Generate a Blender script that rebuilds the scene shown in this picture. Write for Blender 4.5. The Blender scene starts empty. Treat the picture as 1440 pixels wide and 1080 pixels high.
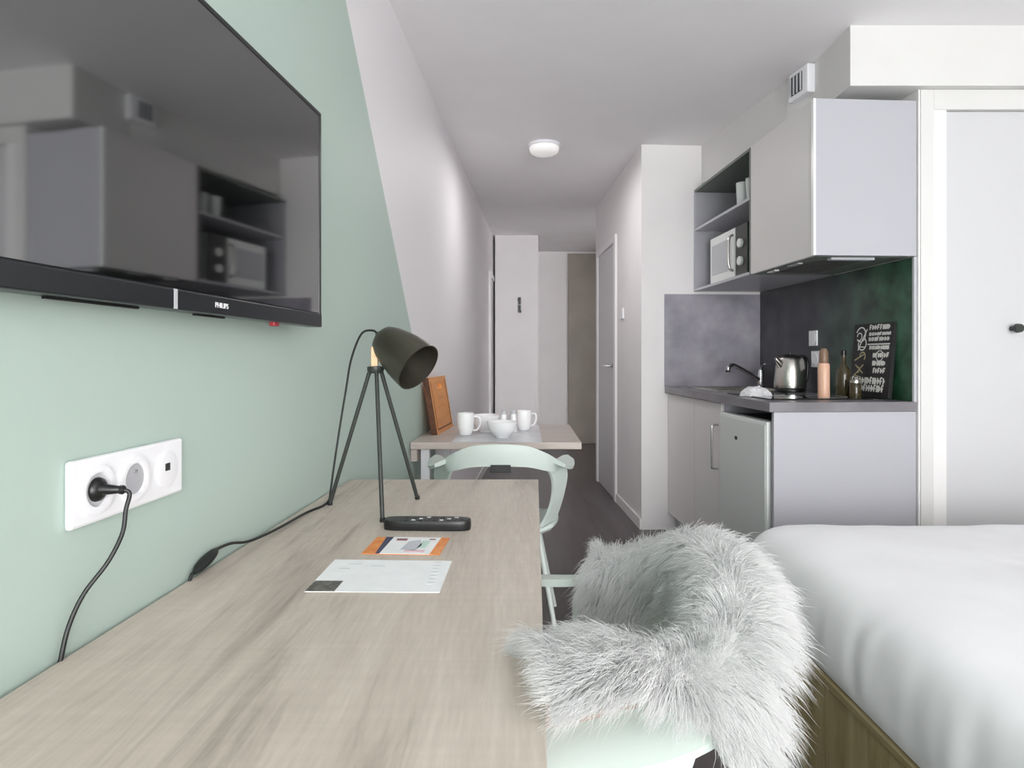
import bpy, bmesh, math, random
import numpy as np
from mathutils import Vector, Matrix, noise
random.seed(7); rng = np.random.default_rng(7)
PI = math.pi
S = bpy.context.scene
COL = S.collection

# ------------------------------------------------------------------ camera
CAMZ = 1.13; F = 868.0
cd = bpy.data.cameras.new('camera'); cam = bpy.data.objects.new('camera', cd); COL.objects.link(cam)
cam.location = (0, 0, CAMZ); cam.rotation_euler = (PI/2, 0, 0)
cd.sensor_width = 36; cd.sensor_fit = 'HORIZONTAL'; cd.lens = 36*F/1440
cd.shift_y = -(540-503)/1440; cd.clip_start = 0.02
S.camera = cam

# ------------------------------------------------------------------ world, window light, exposure
S.view_settings.view_transform = 'Standard'; S.view_settings.look = 'None'
S.view_settings.exposure = 0.08; S.view_settings.gamma = 1; S.view_settings.use_curve_mapping = False
w = bpy.data.worlds.new('world'); S.world = w; w.use_nodes = True
bg = w.node_tree.nodes['Background']; bg.inputs[0].default_value = (0.985, 0.985, 1, 1); bg.inputs[1].default_value = 14.5
S.cycles.max_bounces = 32; S.cycles.diffuse_bounces = 24; S.cycles.transmission_bounces = 12
# portal in the window opening: only guides the sampling of the daylight that enters there
l = bpy.data.lights.new('window_portal', 'AREA'); l.shape = 'RECTANGLE'; l.size = 2.42; l.size_y = 2.08; l.cycles.is_portal = True
o = bpy.data.objects.new('window_portal', l); COL.objects.link(o); o.location = (.85, -3.02, 1.25); o.rotation_euler = (PI/2, 0, 0)

# ------------------------------------------------------------------ material helpers
def lin(c):
    if isinstance(c, str):
        c = [int(c[i:i+2], 16)/255 for i in (0, 2, 4)]
    return tuple((v/12.92 if v <= .04045 else ((v+.055)/1.055)**2.4) for v in c) + (1,)
class NT:
    def __init__(s, m):
        s.t = m.node_tree; s.b = s.t.nodes['Principled BSDF']
    def n(s, typ, **kw):
        nd = s.t.nodes.new(typ)
        for k, v in kw.items():
            if k in nd.inputs: nd.inputs[k].default_value = v
            else: setattr(nd, k, v)
        return nd
    def l(s, a, b): s.t.links.new(a, b)
def newmat(name, col, rough=.5, metal=0., spec=None, **inp):
    m = bpy.data.materials.new(name); m.use_nodes = True
    b = m.node_tree.nodes['Principled BSDF']
    b.inputs['Base Color'].default_value = lin(col); b.inputs['Roughness'].default_value = rough
    b.inputs['Metallic'].default_value = metal
    if spec is not None: b.inputs['Specular IOR Level'].default_value = spec
    for k, v in inp.items(): b.inputs[k.replace('_', ' ')].default_value = v
    return m
def mottled(name, c1, c2, scale=4, rough=.5, bump=0., stretch=(1,1,1), detail=4, lo=.35, hi=.65, bscale=None, spec=None, metal=0.):
    """two-tone noise surface with an optional fine bump"""
    m = newmat(name, c1, rough, metal, spec); t = NT(m)
    tc = t.n('ShaderNodeTexCoord'); mp = t.n('ShaderNodeMapping'); mp.inputs['Scale'].default_value = stretch
    t.l(tc.outputs['Object'], mp.inputs['Vector'])
    nz = t.n('ShaderNodeTexNoise', Scale=scale, Detail=detail); t.l(mp.outputs[0], nz.inputs['Vector'])
    r = t.n('ShaderNodeValToRGB'); r.color_ramp.elements[0].position = lo; r.color_ramp.elements[1].position = hi
    r.color_ramp.elements[0].color = lin(c1); r.color_ramp.elements[1].color = lin(c2)
    t.l(nz.outputs['Fac'], r.inputs[0]); t.l(r.outputs[0], t.b.inputs['Base Color'])
    if bump:
        n2 = t.n('ShaderNodeTexNoise', Scale=bscale or scale*20, Detail=3); t.l(mp.outputs[0], n2.inputs['Vector'])
        bp = t.n('ShaderNodeBump', Strength=bump, Distance=.002); t.l(n2.outputs['Fac'], bp.inputs['Height'])
        t.l(bp.outputs[0], t.b.inputs['Normal'])
    return m
def wood(name, ca, cb, cc, grain=(1,14,14), scale=2.2, rough=.45, saw=0., sawdir='Y', spec=.35):
    """long grain, darker streaks, optional cross saw marks"""
    m = newmat(name, ca, rough, 0, spec); t = NT(m)
    tc = t.n('ShaderNodeTexCoord'); mp = t.n('ShaderNodeMapping'); mp.inputs['Scale'].default_value = grain
    t.l(tc.outputs['Object'], mp.inputs['Vector'])
    n1 = t.n('ShaderNodeTexNoise', Scale=scale, Detail=6, Roughness=.62, Distortion=.6); t.l(mp.outputs[0], n1.inputs['Vector'])
    r = t.n('ShaderNodeValToRGB'); e = r.color_ramp.elements
    e[0].position = .28; e[0].color = lin(cc); e[1].position = .72; e[1].color = lin(ca)
    k = e.new(.47); k.color = lin(cb)
    t.l(n1.outputs['Fac'], r.inputs[0])
    mp2 = t.n('ShaderNodeMapping'); mp2.inputs['Scale'].default_value = tuple(v*5 for v in grain)
    t.l(tc.outputs['Object'], mp2.inputs['Vector'])
    n2 = t.n('ShaderNodeTexNoise', Scale=scale*2, Detail=3); t.l(mp2.outputs[0], n2.inputs['Vector'])
    mx = t.n('ShaderNodeMix', data_type='RGBA', blend_type='MULTIPLY'); mx.inputs[0].default_value = .22
    t.l(r.outputs[0], mx.inputs[6]); t.l(n2.outputs['Color'], mx.inputs[7])
    fac = t.n('ShaderNodeMapRange'); fac.inputs[3].default_value = .82; fac.inputs[4].default_value = 1.12
    t.l(n2.outputs['Fac'], fac.inputs[0])
    mul = t.n('ShaderNodeMix', data_type='RGBA', blend_type='MULTIPLY'); mul.inputs[0].default_value = 1
    t.l(r.outputs[0], mul.inputs[6]); t.l(fac.outputs[0], mul.inputs[7])
    out = mul.outputs[2]
    if saw:
        wv = t.n('ShaderNodeMapping'); sc = [2.5, 2.5, 2.5]; sc['XYZ'.index(sawdir)] = 75
        wv.inputs['Scale'].default_value = sc
        t.l(tc.outputs['Object'], wv.inputs['Vector'])
        n3 = t.n('ShaderNodeTexNoise', Scale=1.0, Detail=2); t.l(wv.outputs[0], n3.inputs['Vector'])
        f3 = t.n('ShaderNodeMapRange'); f3.inputs[1].default_value = .3; f3.inputs[2].default_value = .7
        f3.inputs[3].default_value = 1-saw; f3.inputs[4].default_value = 1+saw*.5
        t.l(n3.outputs['Fac'], f3.inputs[0])
        m3 = t.n('ShaderNodeMix', data_type='RGBA', blend_type='MULTIPLY'); m3.inputs[0].default_value = 1
        t.l(out, m3.inputs[6]); t.l(f3.outputs[0], m3.inputs[7]); out = m3.outputs[2]
    t.l(out, t.b.inputs['Base Color'])
    bp = t.n('ShaderNodeBump', Strength=.12, Distance=.002); t.l(n2.outputs['Fac'], bp.inputs['Height']); t.l(bp.outputs[0], t.b.inputs['Normal'])
    return m

WHITE = 'e9e7e6'
M = {}
M['wall'] = mottled('white_paint', 'e6e3e3', 'e9e7e6', 3, .7, .05, bscale=180)
M['wall_toned'] = mottled('toned_white_paint', 'd6d5d3', 'd9d8d6', 3, .7, .05, bscale=180)  # same white paint, darkened to offset strong window light on soffit and closet
M['ceil'] = mottled('ceiling_paint', 'ebe9ea', 'eeecee', 3, .8, .05, bscale=160)
M['trim'] = newmat('white_trim', 'e8e6e6', .4)
M['door'] = newmat('white_door_lacquer', 'cbcbcd', .4)
M['taupe'] = mottled('taupe_door', '908a80', '989287', 5, .5)
M['mint'] = newmat('mint_plastic', 'ced9d3', .38)
M['mint_metal'] = newmat('mint_painted_steel', 'd5ded8', .35)
M['black_plastic'] = newmat('black_plastic', '111213', .36)
M['rubber'] = newmat('black_rubber', '151817', .5)
M['chrome'] = newmat('chrome', 'cfcfd2', .12, 1)
M['steel'] = newmat('brushed_steel', 'c9c6c0', .25, 1)
M['dark_metal'] = newmat('gunmetal_paint', '57544a', .36, .75)
M['leg_metal'] = newmat('dark_grey_steel', '3c403d', .4, .4)
M['brass'] = newmat('pale_wood_brass', 'd9b892', .4, .2)
M['bulb_in'] = newmat('shade_inner', '3b3631', .4, .5)
M['white_plastic'] = newmat('white_plastic', 'ececef', .3)
M['grey_plastic'] = newmat('grey_plastic', 'b9bbbf', .4)
M['laminate'] = newmat('darkened_grey_laminate', 'b3b3b9', .32, spec=.4)  # same laminate as the doors, darkened to hold back the window light
M['laminate_lifted'] = newmat('lifted_door_laminate', 'd9d6d5', .45, spec=.35)  # same laminate, lightened because the door fronts get less light
M['edge_white'] = newmat('white_edge_band', 'f2f2f2', .3)
M['niche'] = newmat('shaded_grey_green', '666d67', .45)  # grey-green with the niche's shade in the colour; hood body shares it
M['counter'] = mottled('slate_counter', '6f6c70', '858287', 6, .3, .05, lo=.3, hi=.7)
M['splash_end'] = mottled('concrete_grey_splashback', '827f88', 'a5a1aa', 4.5, .4, detail=7, lo=.35, hi=.65)  # same laminate as the back panel, in its window-lit tone
def splash():  # end panel's laminate again, with shade and reflected green put into the colour
    m = mottled('shaded_splashback', '2c2c30', '515156', 5, .3, detail=6, lo=.3, hi=.7); t = NT(m)
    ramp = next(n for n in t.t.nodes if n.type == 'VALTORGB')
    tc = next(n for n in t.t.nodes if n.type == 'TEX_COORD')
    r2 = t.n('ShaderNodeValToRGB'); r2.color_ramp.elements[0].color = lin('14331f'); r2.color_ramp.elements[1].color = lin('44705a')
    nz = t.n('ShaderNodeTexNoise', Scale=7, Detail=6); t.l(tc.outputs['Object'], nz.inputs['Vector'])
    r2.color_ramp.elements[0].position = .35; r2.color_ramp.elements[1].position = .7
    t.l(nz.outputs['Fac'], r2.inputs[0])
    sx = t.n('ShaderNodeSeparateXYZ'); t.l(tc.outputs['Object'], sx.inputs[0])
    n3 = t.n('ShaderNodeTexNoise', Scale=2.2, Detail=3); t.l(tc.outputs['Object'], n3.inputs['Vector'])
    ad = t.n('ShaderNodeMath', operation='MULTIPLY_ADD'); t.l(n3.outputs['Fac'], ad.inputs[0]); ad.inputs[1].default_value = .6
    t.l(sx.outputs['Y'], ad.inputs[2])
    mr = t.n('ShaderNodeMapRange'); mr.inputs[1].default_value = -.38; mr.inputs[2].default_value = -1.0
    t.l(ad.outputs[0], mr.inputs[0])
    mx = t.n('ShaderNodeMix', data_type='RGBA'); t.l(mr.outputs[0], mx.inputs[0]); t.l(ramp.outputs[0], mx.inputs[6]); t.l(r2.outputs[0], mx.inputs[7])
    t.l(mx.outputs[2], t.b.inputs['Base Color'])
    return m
M['splash_shaded'] = splash()
M['hob'] = newmat('black_glass', '0c0c0e', .06, spec=.7)
M['fridge'] = newmat('silver_fridge_door', 'd8dcda', .36, .1)
M['fridge_edge'] = newmat('fridge_edge', 'dfe2e0', .4)
M['dark_gap'] = newmat('black_recess', '151515', .7)
M['screen'] = newmat('tv_screen', '040405', .045, IOR=3.0)
M['bezel'] = newmat('tv_bezel', '1d1f20', .3)
M['bezel_bar'] = newmat('tv_bottom_bar', '2a2c2e', .28, .3)
M['logo'] = newmat('silver_logo', 'f4f4f4', .4)
M['red'] = newmat('red_plastic', 'a03038', .4)
M['paper'] = mottled('white_paper', 'eceeef', 'f1f2f3', 30, .6)
M['orange'] = mottled('orange_print', 'e0823f', 'e89a55', 40, .5)
M['navy'] = newmat('navy_print', '3c3f5c', .5)
M['print_grey'] = newmat('grey_print', 'c3c6cd', .6)
M['print_faint'] = newmat('faint_print', 'dcdfe2', .6)
M['print_pink'] = newmat('pink_print', 'e6c7cf', .6)
M['print_mint'] = newmat('mint_print', 'c4ddd3', .6)
M['print_red'] = newmat('maroon_print', '8a5a5c', .6)
M['dark_print'] = mottled('dark_photo_print', '4b4844', '77736d', 90, .5)
M['ceramic'] = newmat('white_ceramic', 'f0f0f0', .15)
M['table_glare'] = mottled('pale_grey_glare', 'bdbfc4', 'd2d3d7', 9, .28)  # tone of the glare painted onto the small table
M['copper'] = newmat('copper_pink_wood', 'd5ab92', .35)
M['copper_dark'] = newmat('brown_wood', '7d6450', .4)
M['amber'] = newmat('amber_glass', '5a5138', .08, Transmission_Weight=.55, IOR=1.45)
M['glass'] = newmat('clear_glass', 'eef2f0', .08, Transmission_Weight=.45, IOR=1.45)
M['chalk'] = newmat('white_lettering', 'e2e2dd', .6)
M['chalk_gold'] = newmat('cream_lettering', 'b9ae88', .6)
M['board_black'] = newmat('black_board', '1c1b1c', .5)
M['cloth'] = mottled('white_towel', 'e6e6e8', 'c9c9ce', 60, .9, .5)
M['suede'] = mottled('tan_suede', '85746a', '938276', 14, .85, .3)
M['fur'] = newmat('white_fur', 'fbfbfa', .55, spec=.25)
M['fur'].node_tree.nodes['Principled BSDF'].inputs['Sheen Weight'].default_value = .2
def fur_hair():
    m = newmat('white_fur_hair', 'fffffe', .5, spec=.2); t = NT(m)
    out = next(n for n in t.t.nodes if n.type == 'OUTPUT_MATERIAL')
    tr = t.n('ShaderNodeBsdfTranslucent'); tr.inputs[0].default_value = lin('fefefe')
    mx = t.n('ShaderNodeMixShader'); mx.inputs[0].default_value = .72
    t.l(t.b.outputs[0], mx.inputs[1]); t.l(tr.outputs[0], mx.inputs[2]); t.l(mx.outputs[0], out.inputs['Surface'])
    return m
M['fur_hair'] = fur_hair()
M['sheet'] = mottled('white_cotton', 'efeff1', 'f3f3f5', 6, .85, .06, bscale=500)
M['desk'] = wood('greyed_oak', 'cfc4b8', 'c3b7ab', '958a80', (8, .75, 8), 1.9, .42, .035, 'Y')
M['table'] = wood('greyed_oak_table', 'c4bab3', 'beb3ab', 'aba099', (1.2, 9, 9), 1.7, .42)
M['bed_wood'] = wood('olive_oak', 'b0a27c', '9b8c66', '74683f', (9, 9, 1.0), 1.6, .5)
M['bed_trim'] = wood('olive_oak_edge', 'a39372', '93845f', '7b6d4f', (9, 1, 9), 1.6, .5)
M['chop'] = wood('orange_beech', 'eaa663', 'df964f', 'c98342', (9, 1.2, 9), 2.5, .3, spec=.6)
M['chop_edge'] = wood('dark_beech_end', '6b4329', '553421', '3c2416', (9, 9, 9), 2.5, .5)
def floor_mat():
    m = wood('dark_vinyl_plank', '625c5d', '574f50', '464142', (7, .8, 7), 1.6, .33, spec=.45)
    return m
M['floor'] = floor_mat()
def paint_wall():
    """white wall whose near half carries a mint paint block that ends on a straight slanted line"""
    m = newmat('mint_and_white_wall', 'e3e0e2', .6); t = NT(m)
    tc = t.n('ShaderNodeTexCoord'); sx = t.n('ShaderNodeSeparateXYZ'); t.l(tc.outputs['Object'], sx.inputs[0])
    a = t.n('ShaderNodeMath', operation='MULTIPLY_ADD'); t.l(sx.outputs['Y'], a.inputs[0]); a.inputs[1].default_value = 1.06
    t.l(sx.outputs['Z'], a.inputs[2])
    b = t.n('ShaderNodeMapRange'); b.inputs[1].default_value = 4.238; b.inputs[2].default_value = 4.243
    t.l(a.outputs[0], b.inputs[0])
    mx = t.n('ShaderNodeMix', data_type='RGBA'); t.l(b.outputs[0], mx.inputs[0])
    mx.inputs[6].default_value = lin('afc0b7'); mx.inputs[7].default_value = lin('e4e1e3')
    t.l(mx.outputs[2], t.b.inputs['Base Color'])
    n2 = t.n('ShaderNodeTexNoise', Scale=160, Detail=3); t.l(tc.outputs['Object'], n2.inputs['Vector'])
    bp = t.n('ShaderNodeBump', Strength=.05, Distance=.002); t.l(n2.outputs['Fac'], bp.inputs['Height']); t.l(bp.outputs[0], t.b.inputs['Normal'])
    return m
M['paint'] = paint_wall()
M['lamp_glow'] = newmat('ceiling_light_diffuser', 'f2f2f0', .4)
nb = M['lamp_glow'].node_tree.nodes['Principled BSDF']
nb.inputs['Emission Color'].default_value = (1, .97, .93, 1); nb.inputs['Emission Strength'].default_value = .25

# ------------------------------------------------------------------ mesh helpers
def box(bm, lo, hi, mtx=None):
    r = bmesh.ops.create_cube(bm, size=1)['verts']
    c = [(a+b)/2 for a, b in zip(lo, hi)]; s = [abs(b-a) for a, b in zip(lo, hi)]
    for v in r:
        v.co = Vector((v.co.x*s[0]+c[0], v.co.y*s[1]+c[1], v.co.z*s[2]+c[2]))
        if mtx is not None: v.co = mtx @ v.co
    return r
def prism(bm, poly, z0, z1):
    a = [bm.verts.new((x, y, z0)) for x, y in poly]; b = [bm.verts.new((x, y, z1)) for x, y in poly]
    n = len(poly)
    bm.faces.new(a[::-1]); bm.faces.new(b)
    for i in range(n): bm.faces.new((a[i], a[(i+1) % n], b[(i+1) % n], b[i]))
def smooth_path(pts, n=8):
    P = [Vector(p) for p in pts]
    if len(P) < 3: return P
    out = []
    for i in range(len(P)-1):
        p0 = P[max(i-1, 0)]; p1 = P[i]; p2 = P[i+1]; p3 = P[min(i+2, len(P)-1)]
        for k in range(n):
            t = k/n
            out.append(.5*((2*p1)+(-p0+p2)*t+(2*p0-5*p1+4*p2-p3)*t*t+(-p0+3*p1-3*p2+p3)*t**3))
    out.append(P[-1]); return out
def tube(bm, pts, r, n=10, cap=True, squash=None):
    """swept round section; r is a number or a list along pts; squash scales the section's second axis"""
    P = [Vector(p) for p in pts]; m = len(P)
    R = r if isinstance(r, (list, tuple)) else [r]*m
    t0 = (P[1]-P[0]).normalized()
    up = Vector((0, 0, 1)) if abs(t0.z) < .9 else Vector((1, 0, 0))
    u = t0.cross(up).normalized(); rings = []
    for i in range(m):
        t = (P[min(i+1, m-1)]-P[max(i-1, 0)]).normalized()
        u = (u - t*u.dot(t)).normalized(); v = t.cross(u)
        q = squash or 1
        rings.append([bm.verts.new(P[i]+R[i]*(math.cos(2*PI*k/n)*u+q*math.sin(2*PI*k/n)*v)) for k in range(n)])
    for a, b in zip(rings, rings[1:]):
        for k in range(n): bm.faces.new((a[k], a[(k+1) % n], b[(k+1) % n], b[k]))
    if cap:
        bm.faces.new(rings[0][::-1]); bm.faces.new(rings[-1])
def lathe(bm, prof, n=28, mtx=None, capb=True, capt=True):
    rings = []
    for r, z in prof:
        rr = []
        for k in range(n):
            p = Vector((r*math.cos(2*PI*k/n), r*math.sin(2*PI*k/n), z))
            rr.append(bm.verts.new(mtx @ p if mtx is not None else p))
        rings.append(rr)
    for a, b in zip(rings, rings[1:]):
        for k in range(n): bm.faces.new((a[k], a[(k+1) % n], b[(k+1) % n], b[k]))
    if capb: bm.faces.new(rings[0][::-1])
    if capt: bm.faces.new(rings[-1])
def align(loc, z):
    q = Vector((0, 0, 1)).rotation_difference(Vector(z).normalized())
    return Matrix.Translation(loc) @ q.to_matrix().to_4x4()
def obj(name, bm, m, parent=None, smooth=False, bevel=0, loc=None, rotz=0, sub=0, solid=0, auto=None):
    me = bpy.data.meshes.new(name)
    bmesh.ops.recalc_face_normals(bm, faces=bm.faces[:])
    bm.to_mesh(me); bm.free()
    o = bpy.data.objects.new(name, me); COL.objects.link(o)
    for mm in (m if isinstance(m, (list, tuple)) else [m]): me.materials.append(mm)
    if parent is not None: o.parent = parent
    if loc is not None: o.location = loc
    o.rotation_euler.z = rotz
    if smooth:
        me.polygons.foreach_set('use_smooth', [True]*len(me.polygons))
        if auto is not False:
            try: me.set_sharp_from_angle(angle=math.radians(auto or 40))
            except Exception: pass
    if solid:
        md = o.modifiers.new('solid', 'SOLIDIFY'); md.thickness = solid; md.offset = 0
    if bevel:
        md = o.modifiers.new('bevel', 'BEVEL'); md.width = bevel; md.segments = 2; md.limit_method = 'ANGLE'
    if sub:
        md = o.modifiers.new('sub', 'SUBSURF'); md.levels = sub; md.render_levels = sub
    return o
def bx(name, lo, hi, m, parent=None, bevel=.002, **kw):
    bm = bmesh.new(); box(bm, lo, hi); return obj(name, bm, m, parent, bevel=bevel, **kw)
def tag(o, label=None, cat=None, group=None, kind=None):
    if label: o['label'] = label
    if cat: o['category'] = cat
    if group: o['group'] = group
    if kind: o['kind'] = kind
    return o
def thing(name, label, cat, loc=(0, 0, 0), rotz=0, group=None):
    o = bpy.data.objects.new(name, None); COL.objects.link(o); o.empty_display_size = .1
    o.location = loc; o.rotation_euler.z = rotz
    return tag(o, label, cat, group)
def struct(name, bm, m, bevel=0, parent=None):
    o = obj(name, bm, m, parent, bevel=bevel)
    if parent is None: o['kind'] = 'structure'
    return o
def sbox(name, lo, hi, m, bevel=0, parent=None):
    bm = bmesh.new(); box(bm, lo, hi); return struct(name, bm, m, bevel, parent)
def dup(root, loc=None, rotz=None, label=None):
    def cp(o, par):
        c = o.copy(); COL.objects.link(c)
        if par is not None: c.parent = par
        for ch in list(o.children): cp(ch, c)
        return c
    r = cp(root, None)
    if loc is not None: r.location = loc
    if rotz is not None: r.rotation_euler.z = rotz
    if label: r['label'] = label
    return r

# ------------------------------------------------------------------ room
CEIL = 2.53
def WX(y): return -.618 + .056*y          # left wall face
def KX(y): return 1.653 + (4.1-y)*.0585   # wall behind the kitchen
sbox('floor', (-1.2, -3.2, -.1), (2.8, 8.4, 0), M['floor'])
sbox('ceiling', (-1.2, -3.2, CEIL), (2.8, 8.4, CEIL+.1), M['ceil'])
bm = bmesh.new(); prism(bm, [(WX(-3.1), -3.1), (WX(8.25), 8.25), (WX(8.25)-.12, 8.25), (WX(-3.1)-.12, -3.1)], 0, CEIL)
struct('wall_left', bm, M['paint'])
# bathroom block between corridor and kitchen
bm = bmesh.new(); prism(bm, [(.85, 4.053), (1.653, 4.1), (1.75, 4.1), (1.75, 5.8), (.788, 5.8)], 0, CEIL)
struct('wall_bathroom', bm, M['wall'])
# wall behind the kitchen
bm = bmesh.new(); prism(bm, [(KX(4.1), 4.1), (KX(2.64), 2.64), (KX(2.64)+.12, 2.64), (KX(4.1)+.12, 4.1)], 0, CEIL)
struct('wall_kitchen', bm, M['wall'])
# bulkhead above the wall cabinets and the deeper soffit in front of it
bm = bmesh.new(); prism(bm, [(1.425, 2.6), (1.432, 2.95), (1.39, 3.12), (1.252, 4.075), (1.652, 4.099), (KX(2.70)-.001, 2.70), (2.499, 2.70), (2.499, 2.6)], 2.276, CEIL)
struct('wall_bulkhead', bm, M['wall_toned'])
# closet front on the right
bm = bmesh.new()
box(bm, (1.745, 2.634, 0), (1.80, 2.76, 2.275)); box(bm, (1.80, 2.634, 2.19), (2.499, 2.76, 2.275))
struct('wall_closet', bm, M['wall_toned'], .002)
d = sbox('door_1', (1.803, 2.65, .02), (2.498, 2.69, 2.186), M['door'], .002)
bm = bmesh.new(); lathe(bm, [(.011, 0), (.011, .02), (.02, .03), (.018, .045), (0.002, .047)], 16, align((2.145, 2.65, 1.255), (0, -1, 0)))
obj('door_knob', bm, M['leg_metal'], d, smooth=True)
sbox('wall_right', (2.5, -3.1, 0), (2.6, 2.76, CEIL), M['wall'])
# wall behind the camera with its window
bm = bmesh.new()
box(bm, (-.85, -3.12, 0), (-.42, -3.0, CEIL)); box(bm, (2.12, -3.12, 0), (2.6, -3.0, CEIL))
box(bm, (-.42, -3.12, 2.32), (2.12, -3.0, CEIL)); box(bm, (-.42, -3.12, 0), (2.12, -3.0, .18))
struct('wall_rear', bm, M['wall'])
bm = bmesh.new()
for x in (-.42, .82, 2.06): box(bm, (x, -3.09, .18), (x+.06, -3.03, 2.32))
for z in (.18, 2.26): box(bm, (-.36, -3.09, z), (2.06, -3.03, z+.06))
struct('window_1', bm, M['trim'])
# far end of the corridor
sbox('wall_far', (.30, 8.15, 0), (2.0, 8.25, CEIL), M['wall'])
bm = bmesh.new(); prism(bm, [(WX(7.06)+.03, 7.06), (.30, 7.06), (.30, 8.15), (WX(7.06)+.03, 8.15)], 0, CEIL)
struct('wall_corridor_end', bm, M['wall'])
sbox('wall_hall', (1.9, 5.8, 0), (2.0, 8.15, CEIL), M['wall'])
d2 = sbox('door_2', (.74, 8.11, 0), (1.62, 8.149, 2.5), M['taupe'], .003)
# bathroom door, its frame and handle
def BX(y): return .85 - .0365*(y-4.1)
ang = math.atan(.0365)
def bath_part(name, y0, y1, z0, z1, depth, m, parent=None):
    bm = bmesh.new(); prism(bm, [(BX(y0)+.01, y0), (BX(y1)+.01, y1), (BX(y1)-depth, y1), (BX(y0)-depth, y0)], z0, z1)
    return struct(name, bm, m, .002, parent)
d3 = bath_part('door_3', 4.90, 5.62, .012, 2.04, .006, M['door'])
bm = bmesh.new()
for (a, b, z0, z1) in ((4.83, 4.895, 0, 2.10), (5.625, 5.69, 0, 2.10), (4.895, 5.625, 2.045, 2.10)):
    prism(bm, [(BX(a)+.01, a), (BX(b)+.01, b), (BX(b)-.018, b), (BX(a)-.018, a)], z0, z1)
obj('door_frame', bm, M['trim'], d3, bevel=.002)
bm = bmesh.new(); hy = 4.98; hx = BX(hy)-.006
lathe(bm, [(.024, 0), (.024, .008), (.012, .01), (.011, .05)], 16, align((hx, hy, 1.065), (-1, 0, 0)))
tube(bm, [(hx-.05, hy-.01, 1.065), (hx-.052, hy+.12, 1.065)], .010, 10)
obj('door_handle', bm, M['chrome'], d3, smooth=True)
bx('light_switch', (BX(4.62)-.012, 4.58, 1.42), (BX(4.62)+.004, 4.66, 1.50), M['white_plastic'])
tag(bpy.data.objects['light_switch'], 'small white light switch on the corridor wall beside the bathroom door', 'switch')
# left corridor door seen edge on
bm = bmesh.new()
for (a, b, z0, z1) in ((6.60, 6.67, 0, 2.06), (6.67, 7.05, 2.0, 2.06)):
    prism(bm, [(WX(a)-.005, a), (WX(b)-.005, b), (WX(b)+.022, b), (WX(a)+.022, a)], z0, z1)
struct('door_4', bm, M['trim'])
# baseboards
bm = bmesh.new(); prism(bm, [(BX(4.06)+.004, 4.06), (BX(4.828)+.004, 4.828), (BX(4.828)-.012, 4.828), (BX(4.06)-.012, 4.06)], 0, .07)
struct('baseboard_corridor', bm, M['trim'])
sbox('baseboard_far', (.30, 8.135, 0), (.738, 8.152, .07), M['taupe'])
bm = bmesh.new(); prism(bm, [(WX(2.0)-.004, 2.0), (WX(6.59)-.004, 6.59), (WX(6.59)+.012, 6.59), (WX(2.0)+.012, 2.0)], 0, .07)
struct('baseboard_left', bm, M['trim'])

# black sign on the white end face of the corridor
t = thing('wall_sign', 'small black vertical sign on the white wall at the corridor end', 'sign', (.085, 7.058, 1.72))
bm = bmesh.new(); box(bm, (-.014, -.012, .02), (.016, 0, .10)); box(bm, (-.02, -.012, .06), (-.01, 0, .09))
obj('upper_stroke', bm, M['black_plastic'], t, bevel=.003)
bm = bmesh.new(); box(bm, (-.016, -.012, -.075), (.016, 0, .012)); box(bm, (.01, -.012, -.075), (.022, 0, -.05))
obj('lower_stroke', bm, M['black_plastic'], t, bevel=.003)

# ceiling light
t = thing('ceiling_light', 'round white flush light on the corridor ceiling', 'ceiling light', (.212, 4.06, CEIL-.065))
bm = bmesh.new(); lathe(bm, [(.10, .045), (.105, .05), (.105, .065)], 40); obj('ring', bm, M['white_plastic'], t, smooth=True)
bm = bmesh.new(); lathe(bm, [(.03, 0), (.07, .004), (.09, .015), (.097, .03), (.098, .046)], 40); obj('diffuser', bm, M['lamp_glow'], t, smooth=True)
pl = bpy.data.lights.new('ceiling_bulb', 'AREA'); pl.shape = 'DISK'; pl.size = .18; pl.energy = 7.5; pl.color = (1, .98, .97)
po = bpy.data.objects.new('ceiling_bulb', pl); COL.objects.link(po); po.location = (.212, 4.06, CEIL-.07)

# ventilation unit on the bulkhead
vy = 2.93
t = thing('wall_vent', 'white ventilation grille high on the bulkhead above the kitchen cabinets', 'vent', (1.415, 2.99, 2.455), math.radians(10))
bm = bmesh.new(); box(bm, (-.035, -.075, -.068), (.03, .075, .068)); obj('housing', bm, M['white_plastic'], t, bevel=.006)
bm = bmesh.new(); box(bm, (-.04, -.035, -.045), (-.034, .05, .045)); obj('opening', bm, M['leg_metal'], t)
bm = bmesh.new()
for k in range(4): box(bm, (-.045, -.035+k*.026, -.045), (-.039, -.027+k*.026, .045))
obj('grille', bm, M['grey_plastic'], t)

# ------------------------------------------------------------------ wall television
T0 = Vector((-.4575, 1.482)); sl = .097; dv = Vector((sl, 1)).normalized()
ta = math.atan2(-dv.x, dv.y)                      # local y runs along the set, local x points into the room
tv = thing('wall_tv', 'large black television on a bracket on the mint wall', 'television', (T0.x, T0.y, 1.203), ta)
H, L = .513, .91
bm = bmesh.new(); box(bm, (-.034, -L, 0), (-.004, 0, H)); obj('housing', bm, M['bezel'], tv, bevel=.004)
bm = bmesh.new(); box(bm, (-.006, -L+.012, .034), (-.0015, -.012, H-.010)); obj('screen', bm, M['screen'], tv)
bm = bmesh.new()
box(bm, (-.006, -L, H-.010), (0, 0, H)); box(bm, (-.006, -.012, .03), (0, 0, H-.010)); box(bm, (-.006, -L, .03), (0, -L+.012, H-.010))
obj('bezel_frame', bm, M['bezel'], tv, bevel=.0015)
bm = bmesh.new(); box(bm, (-.008, -L, 0), (.002, 0, .032)); obj('bottom_bar', bm, M['bezel_bar'], tv, bevel=.003)
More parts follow.
